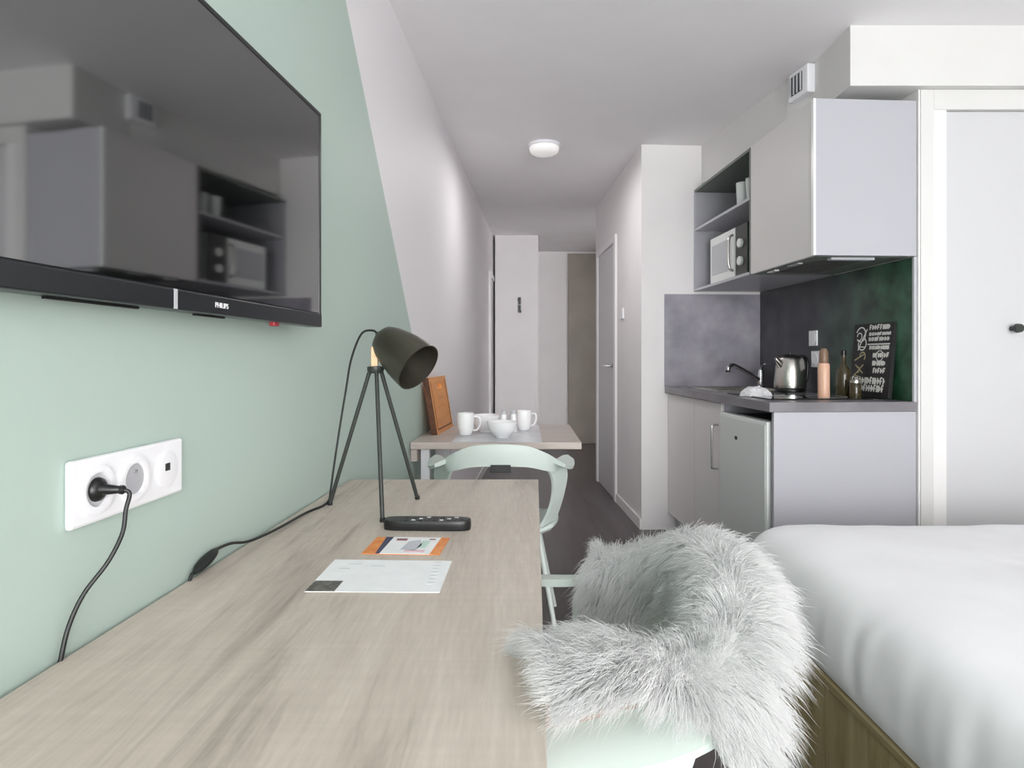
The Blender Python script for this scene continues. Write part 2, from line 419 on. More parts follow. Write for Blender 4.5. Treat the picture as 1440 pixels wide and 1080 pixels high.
bm = bmesh.new(); box(bm, (.0015, -.555, .001), (.0028, -.547, .031)); obj('bar_seam', bm, M['grey_plastic'], tv)
cu = bpy.data.curves.new('brand_logo', 'FONT'); cu.body = 'PHILIPS'; cu.size = .0125; cu.extrude = .0004; cu.align_x = 'CENTER'; cu.align_y = 'CENTER'
tmp = bpy.data.objects.new('brand_logo_text', cu); COL.objects.link(tmp)
me = bpy.data.meshes.new_from_object(tmp.evaluated_get(bpy.context.evaluated_depsgraph_get()))
bpy.data.objects.remove(tmp)
lg = bpy.data.objects.new('brand_logo', me); COL.objects.link(lg); me.materials.clear(); me.materials.append(M['logo'])
lg.parent = tv; lg.location = (.0028, -.428, .0155); lg.rotation_euler = (PI/2, 0, PI/2)
bm = bmesh.new(); box(bm, (-.02, -.219, -.008), (-.008, -.197, .002)); obj('sensor_tab', bm, [M['red']], tv, bevel=.002)
bm = bmesh.new(); box(bm, (-.06, -.62, .17), (-.033, -.26, .40)); box(bm, (-.072, -.5, .2), (-.05, -.46, .36)); obj('bracket', bm, M['leg_metal'], tv)
for a_, b_ in ((-.76, -.603), (-.469, -.383)):
    bm = bmesh.new(); box(bm, (-.024, a_, -.0035), (-.018, b_, .002)); obj('speaker_slot', bm, M['black_plastic'], tv)

# ------------------------------------------------------------------ socket plate
# local y along wall, local x into room
WA = math.atan2(-.056, 1.0)
def onwall(y, z, off=0.): return (WX(y)+off, y, z)
sp = thing('socket_plate', 'long white three gang socket plate on the mint wall above the desk', 'socket', onwall(.910, .952, .001), WA); sp.scale = (1.07, 1.07, 1.07)
bm = bmesh.new(); box(bm, (0, -.114, -.0415), (.009, .114, .0415)); obj('plate', bm, M['white_plastic'], sp, bevel=.004)
def socket(yc, name):
    bm = bmesh.new(); mt = align((.009, yc, 0), (1, 0, 0))
    lathe(bm, [(.030, 0), (.031, .003), (.027, .0035), (.0215, .003), (.0205, -.006)], 36, mt, True, False)
    lathe(bm, [(.0206, -.0065), (.0206, -.006)], 36, mt)
    s = obj(name, bm, M['white_plastic'], sp, smooth=True)
    bm = bmesh.new()
    lathe(bm, [(.0028, -.006), (.0028, .003), (.001, .004)], 12, mt @ Matrix.Translation((-.010, 0, 0)))
    obj('earth_pin', bm, M['chrome'], s, smooth=True)
    bm = bmesh.new()
    for q in (-.0095, .0095): lathe(bm, [(.003, -.006), (.003, -.0052)], 12, mt @ Matrix.Translation((.003, q, 0)))
    obj('socket_hole', bm, M['black_plastic'], s)
socket(-.071, 'socket_insert'); socket(0, 'socket_insert')
bm = bmesh.new(); mt = align((.009, .071, 0), (1, 0, 0)); lathe(bm, [(.026, 0), (.0265, .0015), (.024, .002)], 36, mt); di = obj('data_insert', bm, M['white_plastic'], sp, smooth=True)
bm = bmesh.new(); box(bm, (.0105, .066, -.002), (.0118, .077, .009)); obj('data_port', bm, M['leg_metal'], di)

# ------------------------------------------------------------------ desk
DT = .75
dk = thing('desk', 'long greyed oak desk along the mint wall under the television', 'desk', (0, 0, 0))
bm = bmesh.new(); prism(bm, [(WX(.30)+.010, .30), (.0426*.30+.01, .30), (.0426*1.927, 1.927), (WX(1.927)+.004, 1.927)], DT-.032, DT)
obj('desktop', bm, M['desk'], dk, bevel=.0015)
for y in (1.80, .34):
    bm = bmesh.new(); prism(bm, [(WX(y)+.03, y), (-.20, y), (-.20, y+.032), (WX(y)+.03, y+.032)], 0, DT-.033); obj('leg_panel', bm, M['desk'], dk, bevel=.001)
bm = bmesh.new(); prism(bm, [(WX(.38)+.04, .38), (WX(.38)+.058, .38), (WX(1.79)+.058, 1.79), (WX(1.79)+.04, 1.79)], .45, DT-.033); obj('modesty_panel', bm, M['desk'], dk)

# papers and remote on the desk
def sheet_on_desk(name, pts, z0, z1, m, parent=None):
    bm = bmesh.new(); prism(bm, pts, z0, z1); return obj(name, bm, m, parent)
pap = thing('letter', 'white A5 paper with a dark printed corner, nearest paper on the desk', 'paper', (-.225, 1.075, DT+.0004))
def rel(ps, o): return [(x-o[0], y-o[1]) for x, y in ps]
o_ = (-.225, 1.075)
sheet_on_desk('page', rel([(-.336, 1.0), (-.117, .996), (-.112, 1.15), (-.332, 1.158)], o_), 0, .0012, M['paper'], pap)
sheet_on_desk('printed_corner', rel([(-.336, 1.0), (-.288, .9992), (-.286, 1.046), (-.334, 1.047)], o_), .0012, .0016, M['dark_print'], pap)
for k, (x0, x1) in enumerate(((-.30, -.275), (-.255, -.23), (-.31, -.29))):
    bm = bmesh.new(); box(bm, (x0+.225, 1.13-k*.012-1.075, .0012), (x1+.225, 1.133-k*.012-1.075, .0015)); obj('printed_line', bm, M['print_grey'], pap)
for k in range(7):
    bm = bmesh.new(); box(bm, (-.142+.225, 1.135-k*.017-1.075, .0012), (-.13+.225, 1.142-k*.017-1.075, .0015)); obj('printed_line', bm, M['print_faint'], pap)
card = thing('postcard', 'small orange and white printed card beside the remote control', 'card', (-.21, 1.245, DT+.0004), math.radians(-1.5))
sheet_on_desk('card_sheet', [(-.080, -.054), (.072, -.057), (.078, .054), (-.076, .057)], 0, .0012, M['orange'], card)
sheet_on_desk('navy_band', [(-.053, -.0545), (-.045, -.0546), (-.040, .056), (-.056, .0565)], .0012, .0016, M['navy'], card)
sheet_on_desk('white_panel', [(-.045, -.0546), (.052, -.0566), (.060, .0535), (-.040, .056)], .0012, .0017, M['paper'], card)
for nm, pts, mm in (('printed_title', [(-.03, .03), (-.008, .03), (-.008, .044), (-.03, .044)], 'print_red'),
                    ('printed_map', [(-.01, -.03), (.02, -.035), (.028, .0), (.02, .035), (-.002, .025)], 'print_grey'),
                    ('printed_map', [(.022, -.02), (.038, -.02), (.042, .03), (.026, .03)], 'print_mint'),
                    ('printed_map', [(.0, -.045), (.04, -.047), (.04, -.03), (.0, -.032)], 'print_pink'),
                    ('printed_tag', [(.038, .036), (.05, .036), (.05, .043), (.038, .043)], 'print_red')):
    sheet_on_desk(nm, pts, .0017, .002, M[mm], card)
rc = thing('remote_control', 'black television remote lying across the desk behind the printed card', 'remote', (-.188, 1.375, DT+.0002), math.radians(-2))
bm = bmesh.new(); prof = []
for k in range(40):
    a = 2*PI*k/40; c, s_ = math.cos(a), math.sin(a)
    x = .097*math.copysign(abs(c)**.35, c); y = .024*math.copysign(abs(s_)**.6, s_); prof.append((x, y))
rings = []
for (sc, z) in ((.975, 0), (1, .004), (1, .014), (.985, .018), (.94, .021)):
    rings.append([bm.verts.new((x*(1-(1-sc)*.3), y*sc, z)) for x, y in prof])
for a, b in zip(rings, rings[1:]):
    for k in range(40): bm.faces.new((a[k], a[(k+1) % 40], b[(k+1) % 40], b[k]))
bm.faces.new(rings[0][::-1]); bm.faces.new(rings[-1])
obj('body', bm, M['black_plastic'], rc, smooth=True)
for i in range(8):
    for j in range(3):
        bm = bmesh.new(); x = -.045+i*.0155; y = -.0125+j*.0115
        box(bm, (x-.0045, y-.003, .0208), (x+.0045, y+.003, .0228))
        obj('button', bm, M['grey_plastic'] if (i*3+j) % 4 == 3 else (M['red'] if (i, j) == (7, 2) else M['leg_metal']), rc, bevel=.001)
bm = bmesh.new(); lathe(bm, [(.0105, .0205), (.0105, .023), (.008, .0235)], 20, Matrix.Translation((.084, 0, 0))); obj('dial', bm, M['leg_metal'], rc, smooth=True)

# ------------------------------------------------------------------ tripod lamp with its lead
TOP = Vector((-.344, 1.557, 1.103)); BASE = Vector((-.344, 1.557, DT))
lp = thing('desk_lamp', 'dark metal tripod desk lamp with a bullet shade at the far desk end', 'lamp', BASE)
R0 = lambda p: Vector(p)-BASE
feet = [(-.470, 1.593), (-.300, 1.430), (-.254, 1.657)]
for fx, fy in feet:
    bm = bmesh.new(); d_ = (Vector((fx, fy, DT))-TOP); st = TOP + Vector((d_.x, d_.y, 0)).normalized()*.013
    tube(bm, [R0(st+Vector((0, 0, .004))), R0((fx, fy, DT+.003))], .0052, 10)
    lg_ = obj('leg', bm, M['leg_metal'], lp, smooth=True)
    bm = bmesh.new(); lathe(bm, [(.006, 0), (.007, .002), (.006, .010)], 12, Matrix.Translation(R0((fx, fy, DT)))); obj('rubber_foot', bm, M['rubber'], lg_, smooth=True)
bm = bmesh.new(); lathe(bm, [(.017, -.012), (.021, -.006), (.021, .004), (.012, .006)], 20, Matrix.Translation(R0(TOP)))
obj('tripod_head', bm, M['leg_metal'], lp, smooth=True)
bm = bmesh.new(); box(bm, R0(TOP+Vector((-.011, -.006, .004))), R0(TOP+Vector((.006, .006, .055)))); box(bm, R0(TOP+Vector((-.004, -.008, .030))), R0(TOP+Vector((.03, .008, .042))))
obj('swivel_joint', bm, M['brass'], lp, bevel=.002)
AX = Vector((.735, -.40, -.545)).normalized()
BK = Vector((-.338, 1.585, 1.185))       # crown of the bullet
mt = align(R0(BK), AX)
bm = bmesh.new(); lathe(bm, [(.008, -.002), (.026, .004), (.038, .014), (.047, .034), (.054, .060), (.060, .090), (.0635, .120), (.065, .146), (.0625, .146), (.058, .095), (.050, .055), (.034, .022), (.004, .012)], 44, mt)
sh = obj('shade', bm, M['dark_metal'], lp, smooth=True)
bm = bmesh.new(); lathe(bm, [(.012, .014), (.014, .045), (.012, .05)], 20, mt); obj('bulb_holder', bm, M['bulb_in'], sh, smooth=True)
bm = bmesh.new(); lathe(bm, [(.004, .05), (.013, .056), (.020, .072), (.019, .086), (.008, .096)], 20, mt); obj('bulb', bm, M['white_plastic'], sh, smooth=True)
bm = bmesh.new(); lathe(bm, [(.007, -.012), (.009, -.008), (.009, .002)], 16, mt); obj('cable_gland', bm, M['rubber'], sh, smooth=True)
def px(x, y, Y): return Vector(((x-720)/F*Y, Y, CAMZ+(503-y)/F*Y))
e0 = BK - AX*.01
cord = [e0, e0+Vector((-.016, .01, .010)), px(508, 470, 1.60), px(494, 505, 1.61), px(487, 545, 1.62), px(478, 600, 1.62), px(469, 660, 1.61), px(465, 690, 1.606),
        Vector((-.474, 1.598, DT+.012)), Vector((-.480, 1.57, DT+.004)), Vector((-.500, 1.50, DT+.0035)), px(387, 745, 1.33), px(350, 761, 1.24), px(325, 764, 1.185), px(305, 772, 1.135)]
bm = bmesh.new(); tube(bm, [R0(p) for p in smooth_path(cord, 8)], .0028, 8); obj('cord', bm, M['rubber'], lp, smooth=True)
# in-line switch standing against the wall at the desk edge, lead drops behind and rises to the socket
bm = bmesh.new(); s0 = px(305, 772, 1.135); s1 = px(273, 806, 1.062)
P = [s0.lerp(s1, k/7) for k in range(8)]; tube(bm, [R0(p) for p in P], [.004, .0085, .0105, .0115, .0115, .0105, .0085, .004], 12, squash=.75)
obj('inline_switch', bm, M['rubber'], lp, smooth=True)
pl0 = Vector(onwall(.834, .952, .012))
plug_tip = Vector(onwall(.842, .950, .040))
lead = [s1, px(267, 815, 1.052), Vector((WX(1.03)+.0045, 1.03, DT-.06)), Vector((WX(.9)+.0045, .9, .60)), Vector((WX(.80)+.0045, .80, .62)), Vector((WX(.775)+.0045, .775, DT-.03)),
        px(86, 925, .7745), px(97, 880, .785), px(118, 835, .798), px(152, 790, .815), px(172, 750, .83), px(177, 717, .838), plug_tip+Vector((.008, .002, -.006)), plug_tip]
bm = bmesh.new(); tube(bm, [R0(p) for p in smooth_path(lead, 8)], .0030, 8); obj('cord', bm, M['rubber'], lp, smooth=True)
bm = bmesh.new(); mt = align(R0(pl0+Vector((-.006, 0, 0))), (1, .056, 0)); lathe(bm, [(.0165, -.004), (.0168, .004), (.015, .010), (.009, .014)], 24, mt)
tube(bm, [R0(pl0+Vector((.002, -.004, .001))), R0(pl0.lerp(plug_tip, .55)), R0(plug_tip)], [.0085, .0065, .0045], 12)
lathe(bm, [(.006, 0), (.0065, .004), (.005, .006)], 12, align(R0(plug_tip+Vector((-.004, 0, 0))), (1, .1, -.1)))
obj('plug', bm, M['black_plastic'], lp, smooth=True)

# ------------------------------------------------------------------ armchairs
def rim(s):
    """chair rim, s from -1 (own left arm tip, local -x) through 0 (back) to 1; facing local +y"""
    a = abs(s); sg = 1 if s >= 0 else -1
    pts = [(0, -.335, .812), (.10, -.322, .804), (.172, -.285, .772), (.215, -.22, .738), (.243, -.14, .722), (.265, -.05, .716), (.287, .05, .716)]
    f = a*(len(pts)-1); i = min(int(f), len(pts)-2); q = f-i
    P = [Vector(p) for p in pts]; p0 = P[i-1] if i else Vector((-.10, -.322, .804)); p1 = P[i]; p2 = P[i+1]; p3 = P[min(i+2, len(P)-1)]
    r = .5*((2*p1)+(-p0+p2)*q+(2*p0-5*p1+4*p2-p3)*q*q+(-p0+3*p1-3*p2+p3)*q**3)
    r.x *= sg; return r
def rim_out(s):
    e = 1e-3; t = (rim(min(s+e, 1))-rim(max(s-e, -1))); t.z = 0; t.normalize(); n = Vector((t.y, -t.x, 0))
    c = rim(s)-Vector((0, -.02, 0)); c.z = 0
    return n if n.dot(c) > 0 else -n
def strip(bm, rows, th):
    """closed thick strip from rows of (outer edge, inner edge, normal)"""
    rings = []
    for a, b, n in rows:
        v = []; m_ = 5
        for k in range(m_+1):
            q = k/m_; bul = math.sin(PI*q)*.25+.75
            v.append(bm.verts.new(a.lerp(b, q)+n*th*.5*bul))
        for k in range(m_, -1, -1):
            q = k/m_; bul = math.sin(PI*q)*.25+.75
            v.append(bm.verts.new(a.lerp(b, q)-n*th*.5*bul))
        rings.append(v)
    N = len(rings[0])
    for a, b in zip(rings, rings[1:]):
        for k in range(N): bm.faces.new((a[k], a[(k+1) % N], b[(k+1) % N], b[k]))
    bm.faces.new(rings[0][::-1]); bm.faces.new(rings[-1])
def make_chair(label, loc, rotz):
    c = thing('armchair', label, 'chair', loc, rotz, 'mint plastic armchairs')
    # backrest: arched band with two posts running down to the seat
    bm = bmesh.new(); rows = []
    for k in range(33):
        s = -.55+1.1*k/32; p = rim(s); n = rim_out(s); wdt = .082-.042*(abs(s)/.55)**2
        rows.append((p, p+Vector((0, 0, -wdt))-n*.004*(wdt/.08), n))
    strip(bm, rows, .014)
    for sg in (-1, 1):
        pr = []
        ctr = [((.255, -.155, .706), (.115, -.305, .748)), ((.262, -.140, .665), (.165, -.272, .722)), ((.256, -.138, .62), (.198, -.236, .665)), ((.243, -.138, .565), (.200, -.212, .590)), ((.224, -.135, .505), (.180, -.205, .520)), ((.206, -.13, .458), (.148, -.202, .462)), ((.196, -.125, .440), (.138, -.198, .440))]
        A = smooth_path([(x*sg, y, z) for (x, y, z), _ in ctr], 5); B = smooth_path([(x*sg, y, z) for _, (x, y, z) in ctr], 5)
        for a, b in zip(A, B):
            n = Vector((.88*sg, -.46, -.1)).normalized(); pr.append((a, b, n))
        strip(bm, pr, .014)
    obj('backrest', bm, M['mint'], c, smooth=True, auto=60)
    for sg in (-1, 1):
        bm = bmesh.new(); rows = []
        for k in range(17):
            q = k/16; sa = sg*(.44+.56*q); p = rim(sa); n = rim_out(sa); rd = math.sqrt(max(0, 1-max(0, (q-.50)/.50)**2))*.82+.18
            wo = (.052-.018*q)*rd; wi = (.010+.026*min(1, q*2.5))*rd
            rows.append((p+n*wo+Vector((0, 0, -.016-wo*.22)), p-n*wi+Vector((0, 0, -.008)), Vector((n.x*.3, n.y*.3, .95)).normalized()))
        strip(bm, rows, .017)
        obj('armrest', bm, M['mint'], c, smooth=True)
    # seat pan, dished, with raised sides
    bm = bmesh.new(); n = 16; g = []
    for i in range(n+1):
        row = []
        for j in range(n+1):
            u = -1+2*i/n; v = -1+2*j/n
            x = u*math.sqrt(1-.28*v*v)*.235; y = v*math.sqrt(1-.28*u*u)*.235
            e = max(abs(u), abs(v)); z = .435+.020*e**4+(.022*abs(u)**4 if v < .6 else 0)-(.018*max(0, v-.5)*2)
            row.append(bm.verts.new((x, y, z)))
        g.append(row)
    for i in range(n):
        for j in range(n): bm.faces.new((g[i][j], g[i+1][j], g[i+1][j+1], g[i][j+1]))
    st = obj('seat', bm, M['mint'], c, smooth=True, solid=.016)
    for sx in (-1, 1):
        for (y0, y1) in ((-.13, -.205), (.13, .20)):
            bm = bmesh.new(); x1 = .225 if y0 < 0 else .24
            tube(bm, [(sx*.15, y0, .425), (sx*x1, y1, .004)], [.0125, .0085], 12)
            lg = obj('leg', bm, M['mint_metal'], c, smooth=True)
    bm = bmesh.new(); box(bm, (-.10, -.012, .405), (.10, .012, .424)); box(bm, (-.16, -.14, .405), (-.14, .14, .424)); box(bm, (.14, -.14, .405), (.16, .14, .424)); obj('under_frame', bm, M['mint_metal'], c)
    bm = bmesh.new(); box(bm, (-.034, -.342, .709), (.040, -.326, .737)); obj('maker_plate', bm, M['black_plastic'], c, bevel=.002)
    bm = bmesh.new(); prism(bm, [(-.15, -.239), (.15, -.239), (.15, -.222), (-.15, -.222)], .444, .50); obj('rear_lip', bm, M['mint'], c, bevel=.006)
    return c
ch1 = make_chair('mint plastic armchair with an arched open back, pulled up to the small wall table', (-.045, 2.60, 0), 0)
ch2 = dup(ch1, (-.02, .93, 0), PI/2, 'mint plastic armchair at the desk with white fur over its back')

# ------------------------------------------------------------------ fur throw over the desk chair
FO = Vector((-.02, .93, 0))
fur = thing('fur_throw', 'white shaggy fur throw draped over the back and near arm of the desk chair', 'fur throw', (FO.x, FO.y, .60), PI/2)
NS, NV = 64, 30
hide = np.zeros((NS+1, NV+1, 3)); hn = np.zeros_like(hide); ht = np.zeros_like(hide)
def sstep(x): x = max(0, min(1, x)); return x*x*(3-2*x)
def hide_frame(s):
    e = 1e-3; p = rim(s); n = rim_out(s); wn = sstep((-.40-s)/.25); wf = sstep((s-.2)/.35)
    p = p - n*(.050*wn) + Vector((0, 0, .030*wn+.006)) + n*.006*wf
    return p, n, wn, wf
for i in range(NS+1):
    s = -.80+1.41*i/NS            # from the near arm round the back to the far shoulder
    p, n, wn, wf = hide_frame(s)
    din = (.135+.02*math.sin(s*7)+.01*math.sin(s*19))*(1-.78*wn)*(1+.05*wf)
    dout = (.022+.008*math.sin(s*23)+.075*math.exp(-((s+.45)/.08)**2)*(1-.6*wn))*(1-.93*wn)+.015*wf
    hw = .026+.024*sstep((abs(s)-.28)/.18); L = din+dout+.075
    for j in range(NV+1):
        q = L*j/NV
        if q < din: pt = p - n*hw + Vector((0, 0, -(din-q)+.004)); nn = -n+Vector((0, 0, .15))
        elif q > din+.075: k = q-din-.075; pt = p + n*(hw+.12*k) + Vector((0, 0, -k+.004)); nn = n+Vector((0, 0, .15))
        else:
            a = PI*(q-din)/.075; pt = p - n*hw*math.cos(a) + Vector((0, 0, .004+.010*math.sin(a))); nn = -n*math.cos(a)+Vector((0, 0, math.sin(a)+.15))
        nn.normalize(); hide[i, j] = pt; hn[i, j] = nn
        # lie of the hair: outwards over the rim, towards the free tip along the near arm
        tg = Vector((-n.y, n.x, 0)); tg = tg if tg.y > 0 else -tg
        fl = Vector((0, 0, -.55+.30*wn+.2*max(0, 1-abs(s-.05)/.3))) + n*(.35 if q > din+.03 else -.10) + tg*(.80*wn+.35*sstep((s-.42)/.2))
        ht[i, j] = fl
hide[:, :, 2] -= .60
bm = bmesh.new(); g = [[bm.verts.new(hide[i, j]) for j in range(NV+1)] for i in range(NS+1)]
for i in range(NS):
    for j in range(NV): bm.faces.new((g[i][j], g[i+1][j], g[i+1][j+1], g[i][j+1]))
obj('hide', bm, M['fur'], fur, smooth=True, solid=.004, auto=False)
def strands(N, lmin, lmax, rad):
    wn_of = np.array([sstep((-.40-(-.80+1.41*i/NS))/.25) for i in range(NS+1)])
    u = rng.random(N)*NS; v = rng.random(N)*NV
    edge = rng.random(N) < .07; u[edge] = rng.random(edge.sum())*1.5; edge3 = rng.random(N) < .05; u[edge3] = NS-rng.random(edge3.sum())*1.5; edge2 = rng.random(N) < .10; v[edge2] = NV-rng.random(edge2.sum())*2
    i = np.minimum(u.astype(int), NS-1); j = np.minimum(v.astype(int), NV-1); fu = (u-i)[:, None]; fv = (v-j)[:, None]
    def samp(A): return (A[i, j]*(1-fu)*(1-fv)+A[i+1, j]*fu*(1-fv)+A[i, j+1]*(1-fu)*fv+A[i+1, j+1]*fu*fv)
    p = samp(hide); n = samp(hn); n /= np.linalg.norm(n, axis=1)[:, None]; fl = samp(ht)
    K = 520
    cu_, cv_ = rng.random(K)*NS, rng.random(K)*NV
    ci = np.minimum(cu_.astype(int), NS-1); cj = np.minimum(cv_.astype(int), NV-1)
    cp = hide[ci, cj]; cn = hn[ci, cj]; cf = ht[ci, cj]
    near = np.zeros(N, int)
    for a in range(0, N, 5000): near[a:a+5000] = ((p[a:a+5000, None, :]-cp[None])**2).sum(2).argmin(1)
    jit = rng.normal(0, .30, (K, 3)); L = (lmin+(lmax-lmin)*rng.random(N)**1.1)*(1-.12*wn_of[i])
    cl = ((lmin+lmax)*.5+(lmax-lmin)*.45*rng.random(K))*(1-.12*wn_of[ci])
    own = p + (n*.50+rng.normal(0, .15, (N, 3))+fl*.62)*L[:, None]
    tip_c = cp + (cn*.48+jit*.6+cf*.72)*cl[:, None]
    mixw = (.15+.5*rng.random(N))[:, None]
    tip = own*(1-mixw)+(tip_c[near]+(p-cp[near])*.40)*mixw
    mid = p + n*L[:, None]*.48 + (tip-p)*.10 + rng.normal(0, .003, (N, 3))
    T = np.array([0, .38, .72, 1.0])
    pts = np.stack([(1-t)**2*p+2*(1-t)*t*mid+t*t*tip for t in T], 1)
    d = tip-p; d /= np.linalg.norm(d, axis=1)[:, None]
    r1 = np.cross(d, rng.normal(0, 1, (N, 3))); r1 /= np.linalg.norm(r1, axis=1)[:, None]; r2 = np.cross(d, r1)
    W = np.array([1, .9, .55, .06])*rad
    V = np.stack([pts+(math.cos(2*PI*k/3)*r1+math.sin(2*PI*k/3)*r2)[:, None, :]*W[None, :, None] for k in range(3)], 2).reshape(-1, 3)
    base = (np.arange(N)*12)[:, None, None]
    q = [[lv*3+k, lv*3+(k+1) % 3, (lv+1)*3+(k+1) % 3, (lv+1)*3+k] for lv in range(3) for k in range(3)]
    return V, (base+np.array(q)[None]).reshape(-1, 4)
V, Q = strands(54000, .036, .086, .00048)
me = bpy.data.meshes.new('fur_pile'); me.vertices.add(len(V)); me.vertices.foreach_set('co', V.ravel().astype(np.float32))
me.loops.add(Q.size); me.loops.foreach_set('vertex_index', Q.ravel().astype(np.int32))
me.polygons.add(len(Q)); me.polygons.foreach_set('loop_start', np.arange(0, Q.size, 4, dtype=np.int32))
me.polygons.foreach_set('use_smooth', np.ones(len(Q), dtype=bool)); me.update(calc_edges=True)
me.materials.append(M['fur_hair'])
fp = bpy.data.objects.new('fur_pile', me); COL.objects.link(fp); fp.parent = fur; fp['kind'] = 'stuff'
# tan skin side of the throw, turned towards the camera above the near arm
bm = bmesh.new(); g = []
for i in range(15):
    s = -.82+.22*i/14; p, n, wn, wf = hide_frame(s); row = []
    for j in range(7):
        q = j/6; row.append(bm.verts.new(p+n*(.018-.012*q+.01*math.sin(q*PI))+Vector((0, 0, -.60-.002-.078*q))))
    g.append(row)
for i in range(14):
    for j in range(6): bm.faces.new((g[i][j], g[i+1][j], g[i+1][j+1], g[i][j+1]))
o = obj('suede_backing', bm, M['suede'], fur, smooth=True, solid=.005); o['label'] = 'tan suede skin side of the throw'

# ------------------------------------------------------------------ wall table and crockery
tb = thing('dining_table', 'small greyed oak table fixed to the left wall behind the far armchair', 'table', (-.08, 3.14, 0))
def TBp(ps): return [(x+.08, y-3.14) for x, y in ps]
bm = bmesh.new(); prism(bm, TBp([(WX(2.77)+.005, 2.77), (.313, 2.77), (.327, 3.51), (WX(3.51)+.005, 3.51)]), .718, .75); obj('tabletop', bm, M['table'], tb, bevel=.004)
for (x, y) in ((-.40, 2.86), (-.36, 3.42)):
    bm = bmesh.new(); box(bm, (x+.08-.02, y-3.14-.02, 0), (x+.08+.02, y-3.14+.02, .7175)); obj('leg', bm, M['white_plastic'], tb, bevel=.002)
bm = bmesh.new(); prism(bm, TBp([(WX(2.8)+.002, 2.8), (WX(2.8)+.03, 2.8), (WX(3.48)+.03, 3.48), (WX(3.48)+.002, 3.48)]), .66, .7175); obj('wall_batten', bm, M['table'], tb)
bm = bmesh.new(); prism(bm, [(-.27, 2.772), (.135, 2.772), (.15, 3.48), (-.25, 3.48)], .7503, .752)  # added sheet standing in for glare on the tabletop
tag(obj('glare_sheet', bm, M['table_glare']), 'pale grey sheet painted as glare under the crockery on the small table', 'glare_sheet')
TZ = .7523
def cup(name, x, y, rot, label, r=.041, h=.10):
    m_ = thing(name, label, 'mug', (x, y, TZ), rot, 'white mugs on the small table')
    bm = bmesh.new(); lathe(bm, [(r*.66, 0), (r*.74, .004), (r*.95, h*.35), (r, h*.7), (r*.98, h), (r*.91, h), (r*.9, h*.6), (r*.6, .008)], 32); obj('cup_body', bm, M['ceramic'], m_, smooth=True, auto=70)
    bm = bmesh.new(); tube(bm, smooth_path([(r*.93, 0, h*.82), (r*1.55, 0, h*.80), (r*1.72, 0, h*.52), (r*1.35, 0, h*.25), (r*.88, 0, h*.22)], 6), .0048, 10); obj('handle', bm, M['ceramic'], m_, smooth=True)
    return m_
cup('mug', -.227, 3.02, 0, 'white mug beside the wooden chopping board, handle to the right', .042, .108)
cup('mug', .062, 3.22, math.radians(20), 'white mug standing behind the front bowl, furthest from the chopping board', .040, .104)
def bowl(x, y, r, h, label):
    bm = bmesh.new(); lathe(bm, [(r*.45, 0), (r*.45, .006), (r*.62, .012), (r*.88, h*.55), (r, h), (r*.96, h), (r*.82, h*.55), (r*.4, .014)], 40)
    return tag(obj('bowl', bm, M['ceramic'], None, smooth=True, loc=(x, y, TZ), auto=70), label, 'bowl', 'white bowls on the small table')
bowl(-.047, 2.93, .073, .075, 'white bowl at the front edge of the small table')
bowl(-.135, 3.16, .076, .085, 'white bowl half hidden behind the front bowl, next to the mug by the board')
for x, y, lab in ((-.042, 3.14, 'white shaker with grey top behind the front bowl, nearer the chopping board'), (.008, 3.16, 'white shaker with grey top beside the further mug')):
    s_ = thing('salt_shaker', lab, 'shaker', (x, y, TZ), 0, 'white shakers on the small table')
    bm = bmesh.new(); lathe(bm, [(.018, 0), (.019, .004), (.016, .05), (.014, .09)], 20); obj('shaker_body', bm, M['ceramic'], s_, smooth=True)
    bm = bmesh.new(); lathe(bm, [(.0145, .09), (.0145, .103), (.009, .110)], 20); obj('cap', bm, M['grey_plastic'], s_, smooth=True)
# chopping board leaning on the wall
yb0, yb1 = 3.03, 3.42
cb = thing('chopping_board', 'orange wooden chopping board leaning on the wall at the small table', 'chopping board', (-.345, 3.225, TZ-.002), math.atan2(-.10, 1))
tilt = Matrix.Rotation(math.radians(-9.5), 4, 'Y')
def cbp(lo, hi, bm): box(bm, lo, hi, tilt)
bm = bmesh.new()
cbp((-.030, -.195, .0), (0, .195, .22), bm); cbp((-.024, -.195, .22), (0, -.06, .285), bm); cbp((-.024, .06, .22), (0, .195, .285), bm); cbp((-.024, -.06, .25), (0, .06, .285), bm)
obj('board_body', bm, M['chop'], cb)
bm = bmesh.new(); cbp((-.0295, -.2, .001), (-.0005, -.195, .284), bm); obj('end_grain', bm, M['chop_edge'], cb)['label'] = 'dark end grain edge'
bm = bmesh.new(); cbp((0, -.17, .02), (.0006, -.163, .265), bm); cbp((0, .163, .02), (.0006, .17, .265), bm); cbp((0, -.163, .02), (.0006, .163, .026), bm); obj('juice_groove', bm, M['chop_edge'], cb)

# ------------------------------------------------------------------ kitchen (frame: local x from the back wall towards -x, local y = 0 at the bathroom wall)
KO = Vector((1.653, 4.1, 0)); KR = math.atan(.0585); NEAR = -1.455
def K(x, y, z): return (KO.x+x*math.cos(KR)-y*math.sin(KR), KO.y+x*math.sin(KR)+y*math.cos(KR), z)
def kthing(name, label, cat, x, y, z, group=None): return thing(name, label, cat, K(x, y, z), KR, group)
CT = .94; g_ = .003
